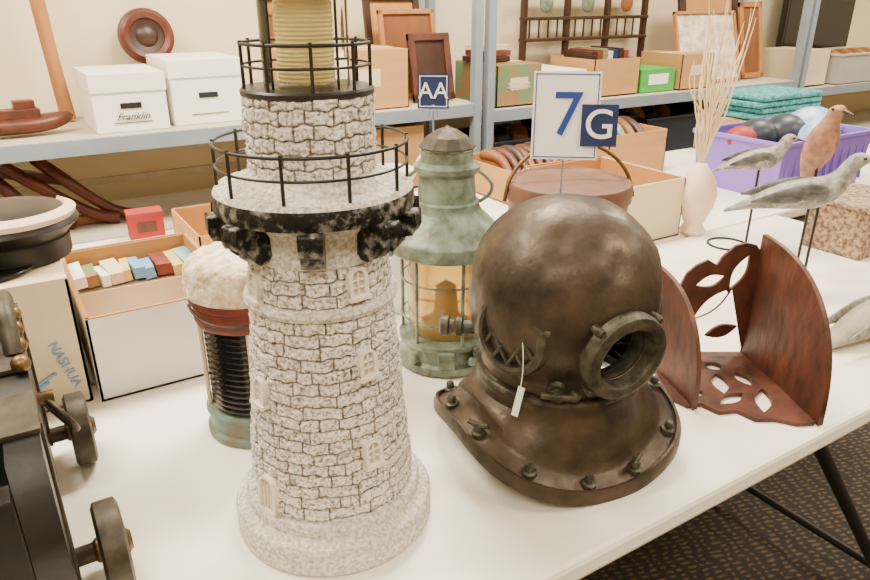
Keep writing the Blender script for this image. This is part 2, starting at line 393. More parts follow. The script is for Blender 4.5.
# ---------------------------------------------------------------- diving helmet
HX,HY=.178,.90
dh=E('diving_helmet',W(HX,HY,TZ),RZ)
hp=[(.098,.128),(.108,.130),(.112,.136),(.110,.144),(.107,.150),(.114,.168),(.122,.19),(.1285,.215),(.132,.24),(.1315,.262),(.127,.287),(.117,.311),(.103,.332),(.084,.351),(.06,.365),(.03,.374),(0,.377)]
dome=lathe('dome',hp,m_bronze,None,(0,0,0),seg=128,sharp=False)
ss=dome.modifiers.new('sub','SUBSURF'); ss.levels=1
so=dome.modifiers.new('so','SOLIDIFY'); so.thickness=.004; so.offset=-1
FA,SA=25,-42
def port_dir(a,el=0):
    d=az(a); return Vector((d.x*math.cos(math.radians(el)),d.y*math.cos(math.radians(el)),math.sin(math.radians(el))))
fd=port_dir(FA,-6)
fc=Vector((0,0,.220))
q=fd.to_track_quat('Z','Y').to_euler()
cut=lathe('cut',[(0,.05),(.040,.05),(.040,.25),(0,.25)],m_bronze,None,fc,q,seg=48)
bo=dome.modifiers.new('bo','BOOLEAN'); bo.object=cut; bo.operation='DIFFERENCE'; bo.solver='EXACT'
dg=bpy.context.evaluated_depsgraph_get(); dg.update()
me=bpy.data.meshes.new_from_object(dome.evaluated_get(dg)); me.name='dome_shell'
bpy.data.objects.remove(dome); bpy.data.objects.remove(cut)
me.materials.clear(); me.materials.append(m_bronze)
dents=[(Vector((-.02,-.08,.345)),.035,.005),(Vector((.05,-.10,.315)),.03,.004),(Vector((-.08,-.06,.31)),.028,.004),(Vector((.02,-.118,.29)),.025,.003),(Vector((.09,-.02,.33)),.03,.004)]
for v in me.vertices:
    n=mn.noise(v.co*13)*.004+mn.noise(v.co*34+Vector((5,5,5)))*.0016
    d=Vector((v.co.x,v.co.y,v.co.z-.22))
    if d.length>0:
        d.normalize()
        for c_,r_,a_ in dents:
            dd=(v.co-c_).length
            if dd<r_: v.co-=d*a_*(1-dd/r_)**2*(3-2*(1-dd/r_))
        v.co+=d*n
for p in me.polygons: p.use_smooth=True; p.material_index=0
sharpen(me,50)
link(bpy.data.objects.new('dome_shell',me),dh)
p=fc+fd*.115
lathe('front_port',[(.040,-.012),(.040,.026),(.043,.033),(.050,.035),(.058,.032),(.0605,.025),(.060,.015),(.054,.010),(.052,-.020)],m_bronze2,dh,p,q,seg=64)
ring('front_port_seat',.0415,.0022,.012,m_bronze,dh,p,q)
for k in range(4):
    a=math.radians(45+90*k)
    pp=Vector((math.cos(a)*.062,math.sin(a)*.062,.018)); pp.rotate(q)
    lathe('port_lug_%d'%k,[(0,-.008),(.005,-.008),(.006,-.004),(.006,.006),(.004,.009),(0,.009)],m_bronze2,dh,p+pp,q,seg=12)
def side_port(tag,a,h):
    sd=port_dir(a,2); sq=sd.to_track_quat('Z','Y').to_euler(); sp=Vector((0,0,h))+sd*.112
    lathe('side_port'+tag,[(.057,-.04),(.0565,.004),(.054,.012),(.047,.016),(.043,.014),(.041,.006),(.041,-.01)],m_bronze2,dh,sp,sq,seg=56)
    lathe('side_glass'+tag,[(0,.004),(.042,.004)],m_glassd,dh,sp,sq)
    for s in (1,-1):
        for dd in (-.021,0,.021):
            L=math.sqrt(.043**2-dd*dd)
            u=Vector((math.cos(math.radians(58)),s*math.sin(math.radians(58)),0)); n=Vector((-u.y,u.x,0))
            a0=n*dd-u*L; a1=n*dd+u*L
            tube('grille'+tag,[(a0.x,a0.y,.011),(a0.x*.5+a1.x*.5,a0.y*.5+a1.y*.5,.017),(a1.x,a1.y,.011)],.0027,m_bronze2,dh,sp,sq,res=2)
    for k in range(4):
        aa=math.radians(20+90*k); pp=Vector((math.cos(aa)*.056,math.sin(aa)*.056,.006)); pp.rotate(sq)
        sphere('port_stud'+tag,.006,m_bronze2,dh,sp+pp)
side_port('_l',SA,.214); side_port('_r',FA+74,.214)
ed=port_dir(-98,0); eq=ed.to_track_quat('Z','Y').to_euler()
lathe('inlet_elbow',[(.0,.0),(.016,.0),(.016,.008),(.010,.012),(.010,.028),(.014,.030),(.0145,.038),(.011,.042),(.011,.048),(.015,.05),(.015,.060),(.009,.063),(0,.063)],m_bronze2,dh,Vector((0,0,.178))+ed*.110,eq,seg=12)
ed2=port_dir(-10,0); eq2=ed2.to_track_quat('Z','Y').to_euler()
pv=Vector((0,0,.150))+ed2*.108
lathe('spit_valve',[(0,0),(.013,0),(.013,.007),(.008,.010),(.008,.017),(.010,.02),(.007,.026),(0,.026)],m_bronze2,dh,pv,eq2,seg=20)
tube('valve_handle',[(-.02,0,.022),(0,0,.024),(.022,0,.022)],.005,m_bronze2,dh,pv,eq2)
sphere('valve_knob',.0085,m_bronze2,dh,pv+ed2*.02+Vector((.022,0,0)))
ring('collar',.113,.006,.128,m_bronze2,dh,seg=72)
seg=144
def outer(phi):
    a,b,n=.168,.157,2.9
    return (abs(math.sin(phi)/a)**n+abs(math.cos(phi)/b)**n)**(-1/n)
vv=[];ff=[]
def eh(phi): return .058*math.sin(phi)**2
for i in range(seg):
    th=360*i/seg; phi=math.radians(th-FA); d=az(th); ro=outer(phi); e=eh(phi)
    prof=[(.102,.136),(.113,.134),(.118,.127),(.118,.116),(.118,.108),
          (.121+.12*(ro-.15),.092+.20*e),(.123+.3*(ro-.15),.070+.5*e),(ro*.79,e+.042),(ro*.81,e+.031),(ro*.84,e+.0255),(ro*.955,e+.015),(ro*.962,e+.020),(ro*.985,e+.020),(ro*1.003,e+.012),(ro*1.003,e),(ro*.965,e+.001),(ro*.84,e+.018),(ro*.77,e+.035),(.116,.09),(.108,.11)]
    NL=len(prof)
    for r,z in prof:
        wob=mn.noise(Vector((d.x*r*14,d.y*r*14,z*14)))*.0015
        vv.append((d.x*(r+wob),d.y*(r+wob),max(0,z+wob*.5)))
for i in range(seg):
    j=(i+1)%seg
    for k in range(NL-1): ff.append((i*NL+k,j*NL+k,j*NL+k+1,i*NL+k+1))
cz=mesh('corselet',vv,ff,m_bronze,dh,smooth=True); sharpen(cz.data,45)
for k in range(12):
    th=FA+15+30*k; phi=math.radians(th-FA); ro=outer(phi)*.90; e=eh(phi); d=az(th)
    lathe('flange_bolt_%d'%k,[(0,-.004),(.010,-.004),(.010,.003),(.0065,.005),(.0065,.011),(.0045,.014),(0,.014)],m_bronze2,dh,(d.x*ro,d.y*ro,e+.022),(math.radians(10),0,math.radians(th)),seg=8)
    if k%3==0:
        tube('wing_nut_%d'%k,[(-.015,0,.012),(0,0,.007),(.015,0,.012)],.0035,m_bronze2,dh,(d.x*ro,d.y*ro,e+.026),(math.radians(10),0,math.radians(th+20)))
tg=port_dir(-31); t0=Vector((0,0,.212))+tg*.143
tube('tag_string',[t0+Vector((0.004,0,.012)),t0+Vector((.008,-.004,-.02)),t0+Vector((.004,-.003,-.05))],.0006,m_paper,dh,res=1)
box('price_tag',(.009,.001,.042),t0+Vector((.002,-.003,-.071)),m_paper,dh,(math.radians(-8),math.radians(8),math.radians(-30)),bevel=0)

# ---------------------------------------------------------------- masthead lantern
ml=E('ship_lantern',W(.02,1.165,TZ),RZ)
lathe('base',[(0,0),(.084,0),(.090,.004),(.090,.018),(.082,.022),(.080,.045),(.086,.048),(.086,.056),(.07,.060),(0,.060)],m_green,ml)
lathe('lens',[(.060,.058),(.065,.07),(.0685,.10),(.069,.13),(.0685,.17),(.065,.20),(.060,.215)],m_amber,ml)
lathe('burner',[(0,.058),(.03,.058),(.03,.085),(.015,.1),(.012,.15),(0,.16)],m_brass,ml)
for k in range(6):
    d=az(60*k+20)*.080
    tube('guard_bar_%d'%k,[(d.x,d.y,.05),(d.x,d.y,.215)],.003,m_green,ml,smoothc=False)
for zz in (.095,.165): ring('guard_ring',.080,.0018,zz,m_green,ml)
lathe('shoulder',[(.060,.212),(.090,.214),(.100,.216),(.1035,.220),(.1035,.238),(.1015,.243),(.096,.247),(.082,.262),(.070,.274),(.060,.284),(.056,.292),(.056,.300),(.050,.303),(.047,.345),(.052,.349),(.056,.353),(.056,.361),(.050,.365),(.044,.368),(.044,.386),(.048,.389),(0,.39)],m_green,ml,seg=72)
lathe('cap',[(.048,.388),(.047,.392),(.034,.408),(.018,.418),(.006,.422),(0,.426)],m_iron,ml,seg=12,smooth=False)
for s in (-1,1):
    tube('side_handle',[(s*.055,-.01,.30),(s*.074,-.01,.31),(s*.078,-.01,.335),(s*.053,-.01,.352)],.003,m_green,ml)
boxes('hinge_tabs',[((-.098,-.04,.229),(.014,.02,.03),0),((.09,-.055,.229),(.014,.018,.03),0),((.0,-.088,.035),(.03,.01,.03),0),((.062,-.066,.035),(.03,.02,.04),0)],[m_green],ml,bevel=.002)
for a in (-40,30): 
    d=az(a)*.09; sphere('drain_nut',.009,m_green,ml,(d.x,d.y,.03))
# ---------------------------------------------------------------- port lantern w/ crusty cap
pl=E('navigation_lantern',W(-.276,.946,TZ),RZ)
lathe('base',[(0,0),(.074,0),(.078,.003),(.078,.012),(.073,.016),(.073,.038),(.077,.041),(.077,.046),(0,.047)],m_teal,pl)
pr=[(.05,.046)]
z=.048
while z<.183:
    pr+=[(.0605,z),(.0665,z+.004),(.0605,z+.008)]; z+=.0095
lathe('ribbed_lens',pr,m_ribblk,pl,sharp=False)
for k in range(4):
    d=az(90*k-75)*.071
    box('post_%d'%k,(.012,.006,.152),(d.x,d.y,.12),m_cream,pl,(0,0,math.radians(90*k-75)))
lathe('rim',[(.06,.184),(.074,.186),(.077,.192),(.077,.216),(.082,.221),(.082,.229),(.07,.231)],m_redbr,pl)
tube('bail_wire',[(-.076,-.03,.214),(-.05,-.08,.207),(.02,-.09,.202),(.08,-.05,.212)],.0022,m_iron,pl)
cprf=[(.078,.228),(.084,.231)]+[(.085-.0007*k,.234+.005*k) for k in range(8)]+[(.077,.276),(.071,.281),(.062,.285),(.05,.288),(.038,.289),(.026,.290),(.013,.291),(0,.291)]
lathe('cap',cprf,m_straw,pl,seg=140,rough=.0035,sharp=False)

# ---------------------------------------------------------------- cartons
def carton(name,u0,u1,v0,v1,h,mo=m_card,mi=m_cardd,z=TZ,opened=True,flaps=True,th=.004,rz=0,tape=True):
    w,d=u1-u0,v1-v0
    e=E(name,((u0+u1)/2,(v0+v1)/2,z),rz)
    it=[((0,0,th/2),(w,d,th),0)]
    for sx in (-1,1): it.append(((sx*(w/2-th/2),0,h/2),(th,d,h),0)); it.append(((sx*(w/2-th*1.2),0,h/2),(th*.6,d-th*2,h-.004),1))
    for sy in (-1,1): it.append(((0,sy*(d/2-th/2),h/2),(w,th,h),0)); it.append(((0,sy*(d/2-th*1.2),h/2),(w-th*2,th*.6,h-.004),1))
    if not opened:
        it.append(((0,-d/4,h+.001),(w,d/2-.001,.003),0)); it.append(((0,d/4,h+.001),(w,d/2-.001,.003),0))
        if tape: it.append(((0,0,h+.003),(w,.05,.001),2)); it.append(((0,-d/2-.0006,h*.55),(w*.4,.001,h*.3),2))
    boxes('walls',it,[mo,mi,m_cream],e)
    if opened and flaps:
        fl=min(w,d)*.42
        boxes('flaps',[((0,d/2+fl*.35,h-fl*.3),(w*.98,.003,fl),1,(math.radians(48),0,0)) ],[mo,mi],e)
    return e
lb=carton('open_cardboard_box',.063,.308,1.141,1.511,.15,m_white,m_cardd,flaps=False)
boxes('brown_lip',[((0,-.1835,.1505),(.245,.006,.002),0),((-.1195,0,.1505),(.006,.37,.002),0),((.1195,0,.1505),(.006,.37,.002),0),((0,.1835,.1505),(.245,.006,.002),0)],[m_cardd],lb)
cols=[m_cream,m_yellow,m_cyan,m_paper,m_greens,m_blueink,m_redbr]
it=[];x=-.112
while x<.10:
    wd=random.choice([.016,.022,.03]); it.append(((x+wd/2,.125,.112+random.uniform(-.006,.006)),(wd-.001,.09,.022),random.randrange(7),(random.uniform(-.1,.1),random.uniform(-.15,.15),random.uniform(-.1,.1)))); x+=wd
it.append(((0,.125,.05),(.225,.1,.09),0))
boxes('media_cases',it,cols,lb)
nb=carton('cream_carton_box',-.25,.052,1.155,1.455,.217,m_cream,m_cardd,opened=False,tape=False)
text('label_text','NASHUA',.022,m_blueink,nb,(.122,-.1512,.075),(0,math.radians(74),0))
boxes('label_waves',[((.06+.012*k,-.1515,.03+.012*k),(.05,.001,.005),0,(0,math.radians(-25),0)) for k in range(3)],[m_blueink],nb)
cp=E('captain_hat',W(-.70,1.10,TZ+.221),RZ)
ht=lathe('crown',[(0,.085),(.04,.086),(.085,.080),(.105,.066),(.108,.058),(.095,.046),(.086,.036),(.086,.0)],m_black,cp)
lathe('crown_band',[(.0865,.004),(.0885,.004),(.0885,.034),(.0865,.034)],m_black,cp,closed=True)
n=50
boxes('ribbed_band',[((math.cos(a)*.092,math.sin(a)*.092,.076),(.018,.0065,.012),0,(0,math.radians(28),a)) for a in [math.radians(-95+150*k/n) for k in range(n+1)]],[m_gourd],cp,(.006,-.004,0),bevel=.0015)
v=[]
for i in range(21):
    a=math.radians(-140+100*i/20); qq=math.sin(math.pi*i/20)
    v+= [(math.cos(a)*.087,math.sin(a)*.087,.008),(math.cos(a)*(.087+.05*qq),math.sin(a)*(.087+.05*qq),.008-.004*qq)]
f=[(2*i,2*i+1,2*i+3,2*i+2) for i in range(20)]
vz=mesh('visor',v,f,m_blackgl,cp,smooth=True); s=vz.modifiers.new('s','SOLIDIFY'); s.thickness=.003

# ---------------------------------------------------------------- cannon carriage
cc=E('model_cannon',(.010,0,TZ))
cheek=[(.62,.04),(1.03,.04),(1.03,.235),(.98,.245),(.80,.245),(.62,.245)]
for i,u in enumerate((-.045,-.215)):
    plate('cheek_%d'%i,[[(a-.8,b) for a,b in cheek]],.03,m_black,cc,(u,.8,0),(0,0,math.pi/2))
boxes('bed',[((-.13,.83,.06),(.14,.36,.03),0),((-.13,.635,.125),(.14,.03,.17),0),((-.13,1.0,.12),(.14,.03,.12),0)],[m_black],cc,bevel=.003)
boxes('wood_trim',[((-.10,.619,.19),(.008,.004,.10),0),((-.13,.619,.05),(.2,.004,.01),0)],[m_wood],cc)
boxes('straps',[((-.0285,v_,.14),(.004,.022,.2),0) for v_ in (.70,.99)]+[((-.045,.90,.249),(.034,.20,.006),0),((-.045,.70,.249),(.034,.08,.006),0)],[m_iron],cc,bevel=.001)
for v_ in (.713,.985):
    tube('axle',[(-.28,v_,.053),(.03,v_,.053)],.011,m_iron,cc,smoothc=False)
    for u in (.010,-.27):
        lathe('wheel',[(0,-.014),(.046,-.014),(.052,-.011),(.052,.011),(.046,.014),(0,.014)],m_iron,cc,(u,v_,.053),(0,math.pi/2,0),seg=40)
        lathe('hub',[(0,-.020),(.010,-.020),(.014,-.016),(.014,.016),(.010,.020),(0,.020)],m_brass,cc,(u,v_,.053),(0,math.pi/2,0),seg=20)
for v_,zz in ((.90,.256),(.95,.256),(.85,.256),(.99,.2),(.80,.256)):
    sphere('rivet',.010,m_brass,cc,(-.035,v_,zz))
tube('trunnion_cap',[(-.04,.84,.25),(-.04,.86,.285),(-.04,.90,.295),(-.04,.94,.285),(-.04,.96,.25)],.010,m_iron,cc)
ring('breeching_ring',.028,.004,0,m_iron,cc,(-.010,.90,.13),(0,math.radians(65),math.radians(20)))
lathe('ring_eye',[(0,0),(.008,0),(.008,.018),(0,.018)],m_brass,cc,(-.03,.90,.158),(0,math.pi/2,0),seg=16)
lathe('barrel',[(0,-.02),(.02,-.02),(.012,0),(.018,.01),(.052,.03),(.055,.05),(.05,.06),(.048,.2),(.044,.21),(.038,.42),(.046,.45),(.04,.46),(.02,.46),(.02,.3),(0,.3)],m_iron,cc,(-.13,.62,.265),(math.radians(-90),0,0),seg=32)
tube('trunnion',[(-.21,.90,.265),(-.05,.90,.265)],.016,m_iron,cc,smoothc=False)

# ---------------------------------------------------------------- bucket
bk=E('lidded_wooden_bucket',W(.268,1.38,TZ),RZ)
lathe('staves',[(0,0),(.105,0),(.112,.005),(.120,.25),(.118,.252)],m_leath,bk)
for zz in (.05,.2): lathe('hoop',[(.111+zz*.035,zz-.01),(.114+zz*.035,zz-.01),(.114+zz*.035,zz+.01),(.111+zz*.035,zz+.01)],m_iron,bk,closed=True)
lathe('lid',[(.121,.245),(.125,.247),(.125,.276),(.122,.281),(.112,.283),(.108,.279),(.06,.285),(.0,.288)],m_leath,bk)
tube('bail_handle',[(math.cos(a)*.133,-.01+.02*math.sin(a),.245+math.sin(a)*.112) for a in [math.pi*k/12 for k in range(13)]],.004,m_brass,bk,rot=(0,0,math.radians(8)))
# ---------------------------------------------------------------- signs
def sign(name,x,y,rz,cards,top):
    e=E(name,W(x,y,TZ),RZ+math.radians(rz))
    ring('wire_foot',.03,.0015,.0016,m_steel,e)
    tube('wire',[(-.03,0,.0016),(-.01,0,.004),(0,0,.02),(0,0,top)],.0016,m_steel,e)
    tube('clip',[(-.009,-.003,top-.012),(-.006,-.003,top+.006),(0,-.003,top+.012),(.006,-.003,top+.006),(.009,-.003,top-.012)],.0014,m_steel,e)
    for i,(cx,cz,w,h,mt,txt,ts,tm,dy,border,tx) in enumerate(cards):
        box('card_%d'%i,(w,.0015,h),(cx,dy,cz),mt,e,(math.radians(-8),0,0),bevel=0)
        if border:
            b=border; dd=dy-.0012
            boxes('border_%d'%i,[((0,0,h/2-.004),(w-.006,.0006,b),0),((0,0,-h/2+.004),(w-.006,.0006,b),0),((w/2-.004,0,0),(b,.0006,h-.006),0),((-w/2+.004,0,0),(b,.0006,h-.006),0)],[tm],e,(cx,dd,cz),(math.radians(-8),0,0))
        text('letter_%d'%i,txt,ts,tm,e,(cx+tx,dy-.0016,cz),(math.radians(-8),0,0),off=.004)
sign('lot_number_sign',.205,1.12,-6,[(.0,.447,.104,.134,m_paper,'7',.095,m_blue7,0,.0015,.002),(.052,.434,.056,.064,m_navy,'G',.064,m_paper,-.006,0,0)],.390)
sign('letter_sign',-.003,1.29,-4,[(0,.464,.056,.060,m_navy,'AA',.040,m_paper,0,.0015,0)],.43)

# ---------------------------------------------------------------- folding corner shelf
sh=E('carved_wall_shelf',W(.575,1.166,TZ),RZ)
def quarter(R,n=24,sq=1.0,R2=None):
    R2=R2 or R
    p=[(0,0)]
    for k in range(n+1):
        a=math.pi/2*k/n; c_,s_=math.cos(a),math.sin(a)
        p.append((R*(c_**sq),R2*(s_**sq)))
    return p
plate('side_panel_0',[quarter(.240,sq=.78,R2=.235)],.008,m_wood,sh,(0,0,.003),(0,0,math.radians(-84)))
plate('side_panel_1',[quarter(.175,sq=.8,R2=.185)],.008,m_wood,sh,(-.185,-.02,.003),(0,0,math.radians(-80)))
def circ(x,z,r,n=14,sx=1): return [(x+sx*r*math.cos(2*math.pi*k/n),z+r*math.sin(2*math.pi*k/n)) for k in range(n)]
def leaf(x,z,L,w,a,n=8):
    p=[]
    for k in range(n+1):
        t=k/n; p.append((t*L-L/2, w*math.sin(math.pi*t)))
    for k in range(1,n):
        t=1-k/n; p.append((t*L-L/2,-w*math.sin(math.pi*t)))
    ca,sa=math.cos(a),math.sin(a)
    return [(x+c_*ca-s_*sa,z+c_*sa+s_*ca) for c_,s_ in p]
back=[(-.185,.0),(0,0),(0,.20),(-.012,.215),(-.03,.22),(-.05,.215),(-.07,.195),(-.078,.18),(-.095,.19),(-.115,.18),(-.13,.165),(-.138,.145),(-.155,.15),(-.175,.14),(-.185,.12)]
plate('back_panel',[back,leaf(-.035,.165,.07,.012,1.2),leaf(-.085,.150,.055,.011,.3),leaf(-.075,.105,.09,.013,.75),leaf(-.145,.105,.055,.012,.2),leaf(-.135,.06,.07,.011,.8),leaf(-.05,.05,.06,.012,.3)],.006,m_wood,sh,(0,0,.003),(0,0,math.radians(4)))
base=[(-.185,0),(-.185,-.16),(-.165,-.185),(-.14,-.18),(-.12,-.205),(-.09,-.20),(-.07,-.225),(-.04,-.225),(-.01,-.238),(.018,-.235),(0,0)]
pb=plate('bottom_panel',[base,leaf(-.035,-.17,.08,.013,1.2),leaf(-.085,-.165,.06,.012,.6),leaf(-.085,-.115,.07,.014,1.4),leaf(-.14,-.085,.06,.013,2.0),leaf(-.04,-.10,.05,.012,1.8),circ(-.14,-.145,.014),circ(-.075,-.055,.014)],.007,m_wood,sh,(0,0,.004))
pb.data.transform(Matrix.Rotation(-math.pi/2,4,'X'))
if sum(v.co.y for v in pb.data.vertices)>0: pb.data.transform(Matrix.Scale(-1,4,(0,1,0)))
tube('hinge_rod',[(0,0,.005),(0,0,.21)],.005,m_wood,sh,smoothc=False)
tube('hinge_rod2',[(-.185,-.01,.005),(-.185,-.01,.17)],.005,m_wood,sh,smoothc=False)

# ---------------------------------------------------------------- decoys
def bird(name,x,y,hc,st,bill,mb,az_,base=True,wing=True,scale=1.0,stick_x=0.0,eye=None,fat=1.0,mw=None):
    e=E(name,W(x,y,TZ),RZ+math.radians(az_))
    b=loft('body',[(a*scale,hc+z*scale,p*scale*fat,q*scale*fat) for a,z,p,q in st],mb,e)
    tube('bill',[(bill[0][0]*scale,0,hc+bill[0][1]*scale),((bill[0][0]+bill[1][0])/2*scale,0,hc+(bill[0][1]+bill[1][1])/2*scale+.001),(bill[1][0]*scale,0,hc+bill[1][1]*scale)],.005*scale*fat,m_woodd,e,radii=[1,.7,.3])
    if eye:
        for s in (-1,1): sphere('eye',.0032*scale*fat,m_blackgl,e,(eye[0]*scale,s*eye[2]*scale*fat,hc+eye[1]*scale))
    if wing:
        for s in (-1,1):
            loft('wing',[((-.15)*scale,-.010*scale,.002*scale,.003*scale),(-.08*scale,.006*scale,.006*scale,.016*scale*fat),(-.01*scale,.014*scale,.009*scale,.026*scale*fat),(.04*scale,.014*scale,.005*scale,.018*scale*fat)],mw or m_gwing,e,(0,s*.034*scale*fat,hc))
    if base:
        tube('stick',[(stick_x,0,.002),(stick_x,0,hc-.01)],.0032,m_black,e,smoothc=False)
        ring('wire_base',.05,.0028,.003,m_black,e,(stick_x-.05,0,0))
    return e
stC=[(-.20,-.045,.004,.003),(-.15,-.028,.018,.009),(-.09,-.010,.034,.022),(-.03,.002,.042,.034),(.03,.006,.04,.036),(.065,.028,.028,.028),(.082,.055,.018,.018),(.092,.078,.018,.018),(.108,.094,.021,.019),(.126,.094,.014,.012),(.138,.090,.005,.005)]
bird('shorebird_decoy',.815,1.50,.218,stC,((.13,.091),(.175,.086)),m_gbird,-4,eye=(.112,.099,.0185),scale=.86,stick_x=.03,fat=1.15)
bird('shorebird_decoy.001',.84,1.80,.230,stC,((.13,.091),(.175,.080)),m_gbird,0,scale=.60,eye=(.112,.099,.0185),stick_x=.0,fat=1.35)
stB=[(-.03,-.09,.006,.005),(-.026,-.06,.02,.014),(-.012,-.02,.036,.030),(0,.02,.038,.034),(.010,.05,.026,.024),(.014,.068,.016,.016),(.020,.086,.019,.018),(.034,.092,.014,.012),(.044,.09,.005,.005)]
bird('songbird_decoy',.880,1.60,.300,stB,((.04,.09),(.07,.084)),m_rbird,-75,wing=False,eye=(.026,.092,.0165),scale=1.0)
e=bird('resting_decoy',.875,1.25,.040,stC,((.13,.091),(.175,.080)),m_gbirdl,25,base=False,scale=.9,mw=m_gbird,fat=1.1)
sphere('breast',.026,m_gbirdl,e,(0,0,.026),(1.6,1,1))
gg=E('dried_grass_arrangement',W(.728,1.90,TZ),RZ)
lathe('gourd',[(0,0),(.03,0),(.036,.01),(.026,.03),(.034,.05),(.048,.085),(.052,.12),(.044,.155),(.028,.180),(.018,.195),(.014,.20),(.008,.202),(0,.19)],m_gourd,gg)
for k in range(30):
    a=random.uniform(0,6.28); s=random.uniform(.015,.085); h=random.uniform(.20,.46); wv=random.uniform(-.015,.015)
    tube('grass_%d'%k,[(0,0,.19),(math.cos(a)*s*.35+wv,math.sin(a)*s*.35,.19+h*.3),(math.cos(a)*s*.6-wv,math.sin(a)*s*.6,.19+h*.55),(math.cos(a)*s+wv,math.sin(a)*s,.19+h*.8),(math.cos(a)*s*1.05,math.sin(a)*s*1.05,.19+h)],.0028,m_grass,gg,radii=[1,.9,.8,.7,.2],res=1)
# boxes on table 2
carton('open_cardboard_box.001',1.28,1.58,1.235,1.56,.165,m_cream,m_cardd)
cb=carton('carvings_box',1.36,1.80,1.72,2.02,.11,m_card,m_cardd,flaps=False)
for k in range(11):
    x=-.18+.034*k; tube('carving_%d'%k,[(x,-.1,.07),(x+.03,-.02,.12+.01*(k%3)),(x-.01,.06,.13),(x+.04,.11,.10)],.017,[m_wood2,m_woodr,m_woodd][k%3],cb,radii=[.5,1.1,1.3,.6])
dkc=carton('cardboard_box.006',1.86,2.16,1.80,2.04,.16,m_card,m_cardd,opened=True,flaps=False)
for k in range(5): tube('driftwood_%d'%k,[(-.12+.05*k,-.08,.10),(-.10+.05*k,0,.19),(-.08+.04*k,.08,.17)],.02,[m_wood2,m_woodd,m_green][k%3],dkc,radii=[.6,1.2,.7])
carton('cardboard_box',2.62,3.08,1.75,2.04,.145,m_card,m_cardd,opened=False)
tcl=E('folded_teal_blankets',(2.86,1.89,TZ+.151))
boxes('folds',[((.01*(k%2),0,.012+.024*k),(.44-.02*(k%2),.26,.022),0) for k in range(4)],[m_tealc],tcl,bevel=.009)
pb_=E('purple_storage_basket',(2.36,1.46,TZ))
def tub(e,w,d,h,mat,th=.004):
    v=[];f=[]
    for z,k in ((0,.92),(h,1.0),(h,.975),(.004,.9)):
        for sx,sy in ((-1,-1),(1,-1),(1,1),(-1,1)): v.append((sx*w/2*k,sy*d/2*k,z))
    for a in range(3):
        for i in range(4): f.append((a*4+i,a*4+(i+1)%4,(a+1)*4+(i+1)%4,(a+1)*4+i))
    f.append((3,2,1,0)); f.append((12,13,14,15))
    mesh('tub',v,f,mat,e,bevel=.003)
    boxes('rim',[((0,-d/2,h),(w+.02,.012,.016),0),((0,d/2,h),(w+.02,.012,.016),0),((-w/2,0,h),(.012,d+.02,.016),0),((w/2,0,h),(.012,d+.02,.016),0)],[mat],e,bevel=.004)
tub(pb_,.52,.34,.185,m_purple)
boxes('ribs',[((-.22+.044*k,-.166,.10),(.005,.010,.15),0,(math.radians(-4),0,0)) for k in range(11)],[m_purple],pb_)
for k,(x,y,r,mt) in enumerate([(-.1,.04,.08,m_tealblue),(.03,.02,.09,m_tealblue),(.16,0,.115,m_bag),(-.2,.03,.06,m_red),(.06,-.08,.07,m_bag)]):
    sphere('bag_%d'%k,r,mt,pb_,(x,y,.17),(1.0,.8,.75))
wk=E('wicker_box',(*W(1.13,1.80)[:2],TZ))
boxes('weave',[((0,0,.062),(.24,.16,.124),0),((0,0,.130),(.25,.17,.014),0)],[m_wick],wk,bevel=.006)
rb=E('red_tin',W(-.80,1.86,TZ),RZ+.5)
boxes('tin',[((0,0,.036),(.09,.06,.072),0),((0,0,.075),(.093,.063,.008),0),((0,-.0305,.040),(.05,.001,.03),1)],[m_red,m_wood],rb,bevel=.002)
carton('cardboard_box.005',.36,.60,1.62,1.90,.10,m_card,m_cardd,opened=True,flaps=False)
wp=E('white_pitcher',W(-.09,1.40,TZ),RZ)
lathe('body',[(0,0),(.05,0),(.065,.04),(.068,.10),(.055,.17),(.04,.22),(.042,.27),(.048,.30),(.045,.30),(.038,.26),(0,.25)],m_paper,wp)
tube('handle',[(.04,0,.28),(.07,0,.34),(.095,0,.33),(.095,0,.24),(.06,0,.14)],.007,m_paper,wp)

# ---------------------------------------------------------------- racks
def rack(name,u0,u1,levels):
    e=E(name,((u0+u1)/2,2.70,0)); w=u1-u0
    it=[]
    for sx in (-1,1):
        for sy in (-.235,.235): it.append(((sx*(w/2-.018),sy,.95),(.036,.036,1.9),0))
    for z in levels:
        it.append(((0,-.245,z-.028),(w-.01,.006,.05),0)); it.append(((0,.245,z-.028),(w-.01,.006,.05),0))
        it.append(((0,0,z-.008),(w-.01,.484,.014),1))
    boxes('frame',it,[m_steel,m_board],e,bevel=.001)
rack('steel_shelving',-1.2,1.76,[.2,.62,.95])
rack('steel_shelving.001',1.79,4.0,[.2,.55,.915])
rack('steel_shelving.002',4.03,6.4,[.2,.55,.86])
def banker(name,u,v,w,d,h,z,s=''):
    e=E(name,(u,v,z))
    boxes('shell',[((0,0,(h-.05)/2),(w-.008,d-.008,h-.05),0),((0,0,h-.03),(w,d,.06),0),((0,-d/2+.003,h*.45),(.065,.006,.018),1)],[m_white,m_blackink],e,bevel=.002)
    if s: text('scribble',s,.032,m_blackink,e,(0,-d/2-.0003,h*.26),shear=.5)
    boxes('print',[((.0,-d/2+.003,h*.16),(w*.5,.004,.0015),0)],[m_blackink],e)
banker('bankers_box',.40,2.66,.235,.32,.185,.95,'Franklin')
banker('bankers_box.001',.66,2.69,.255,.32,.215,.95,'')
carton('cardboard_box.001',1.02,1.44,2.50,2.80,.22,z=.95,opened=False)
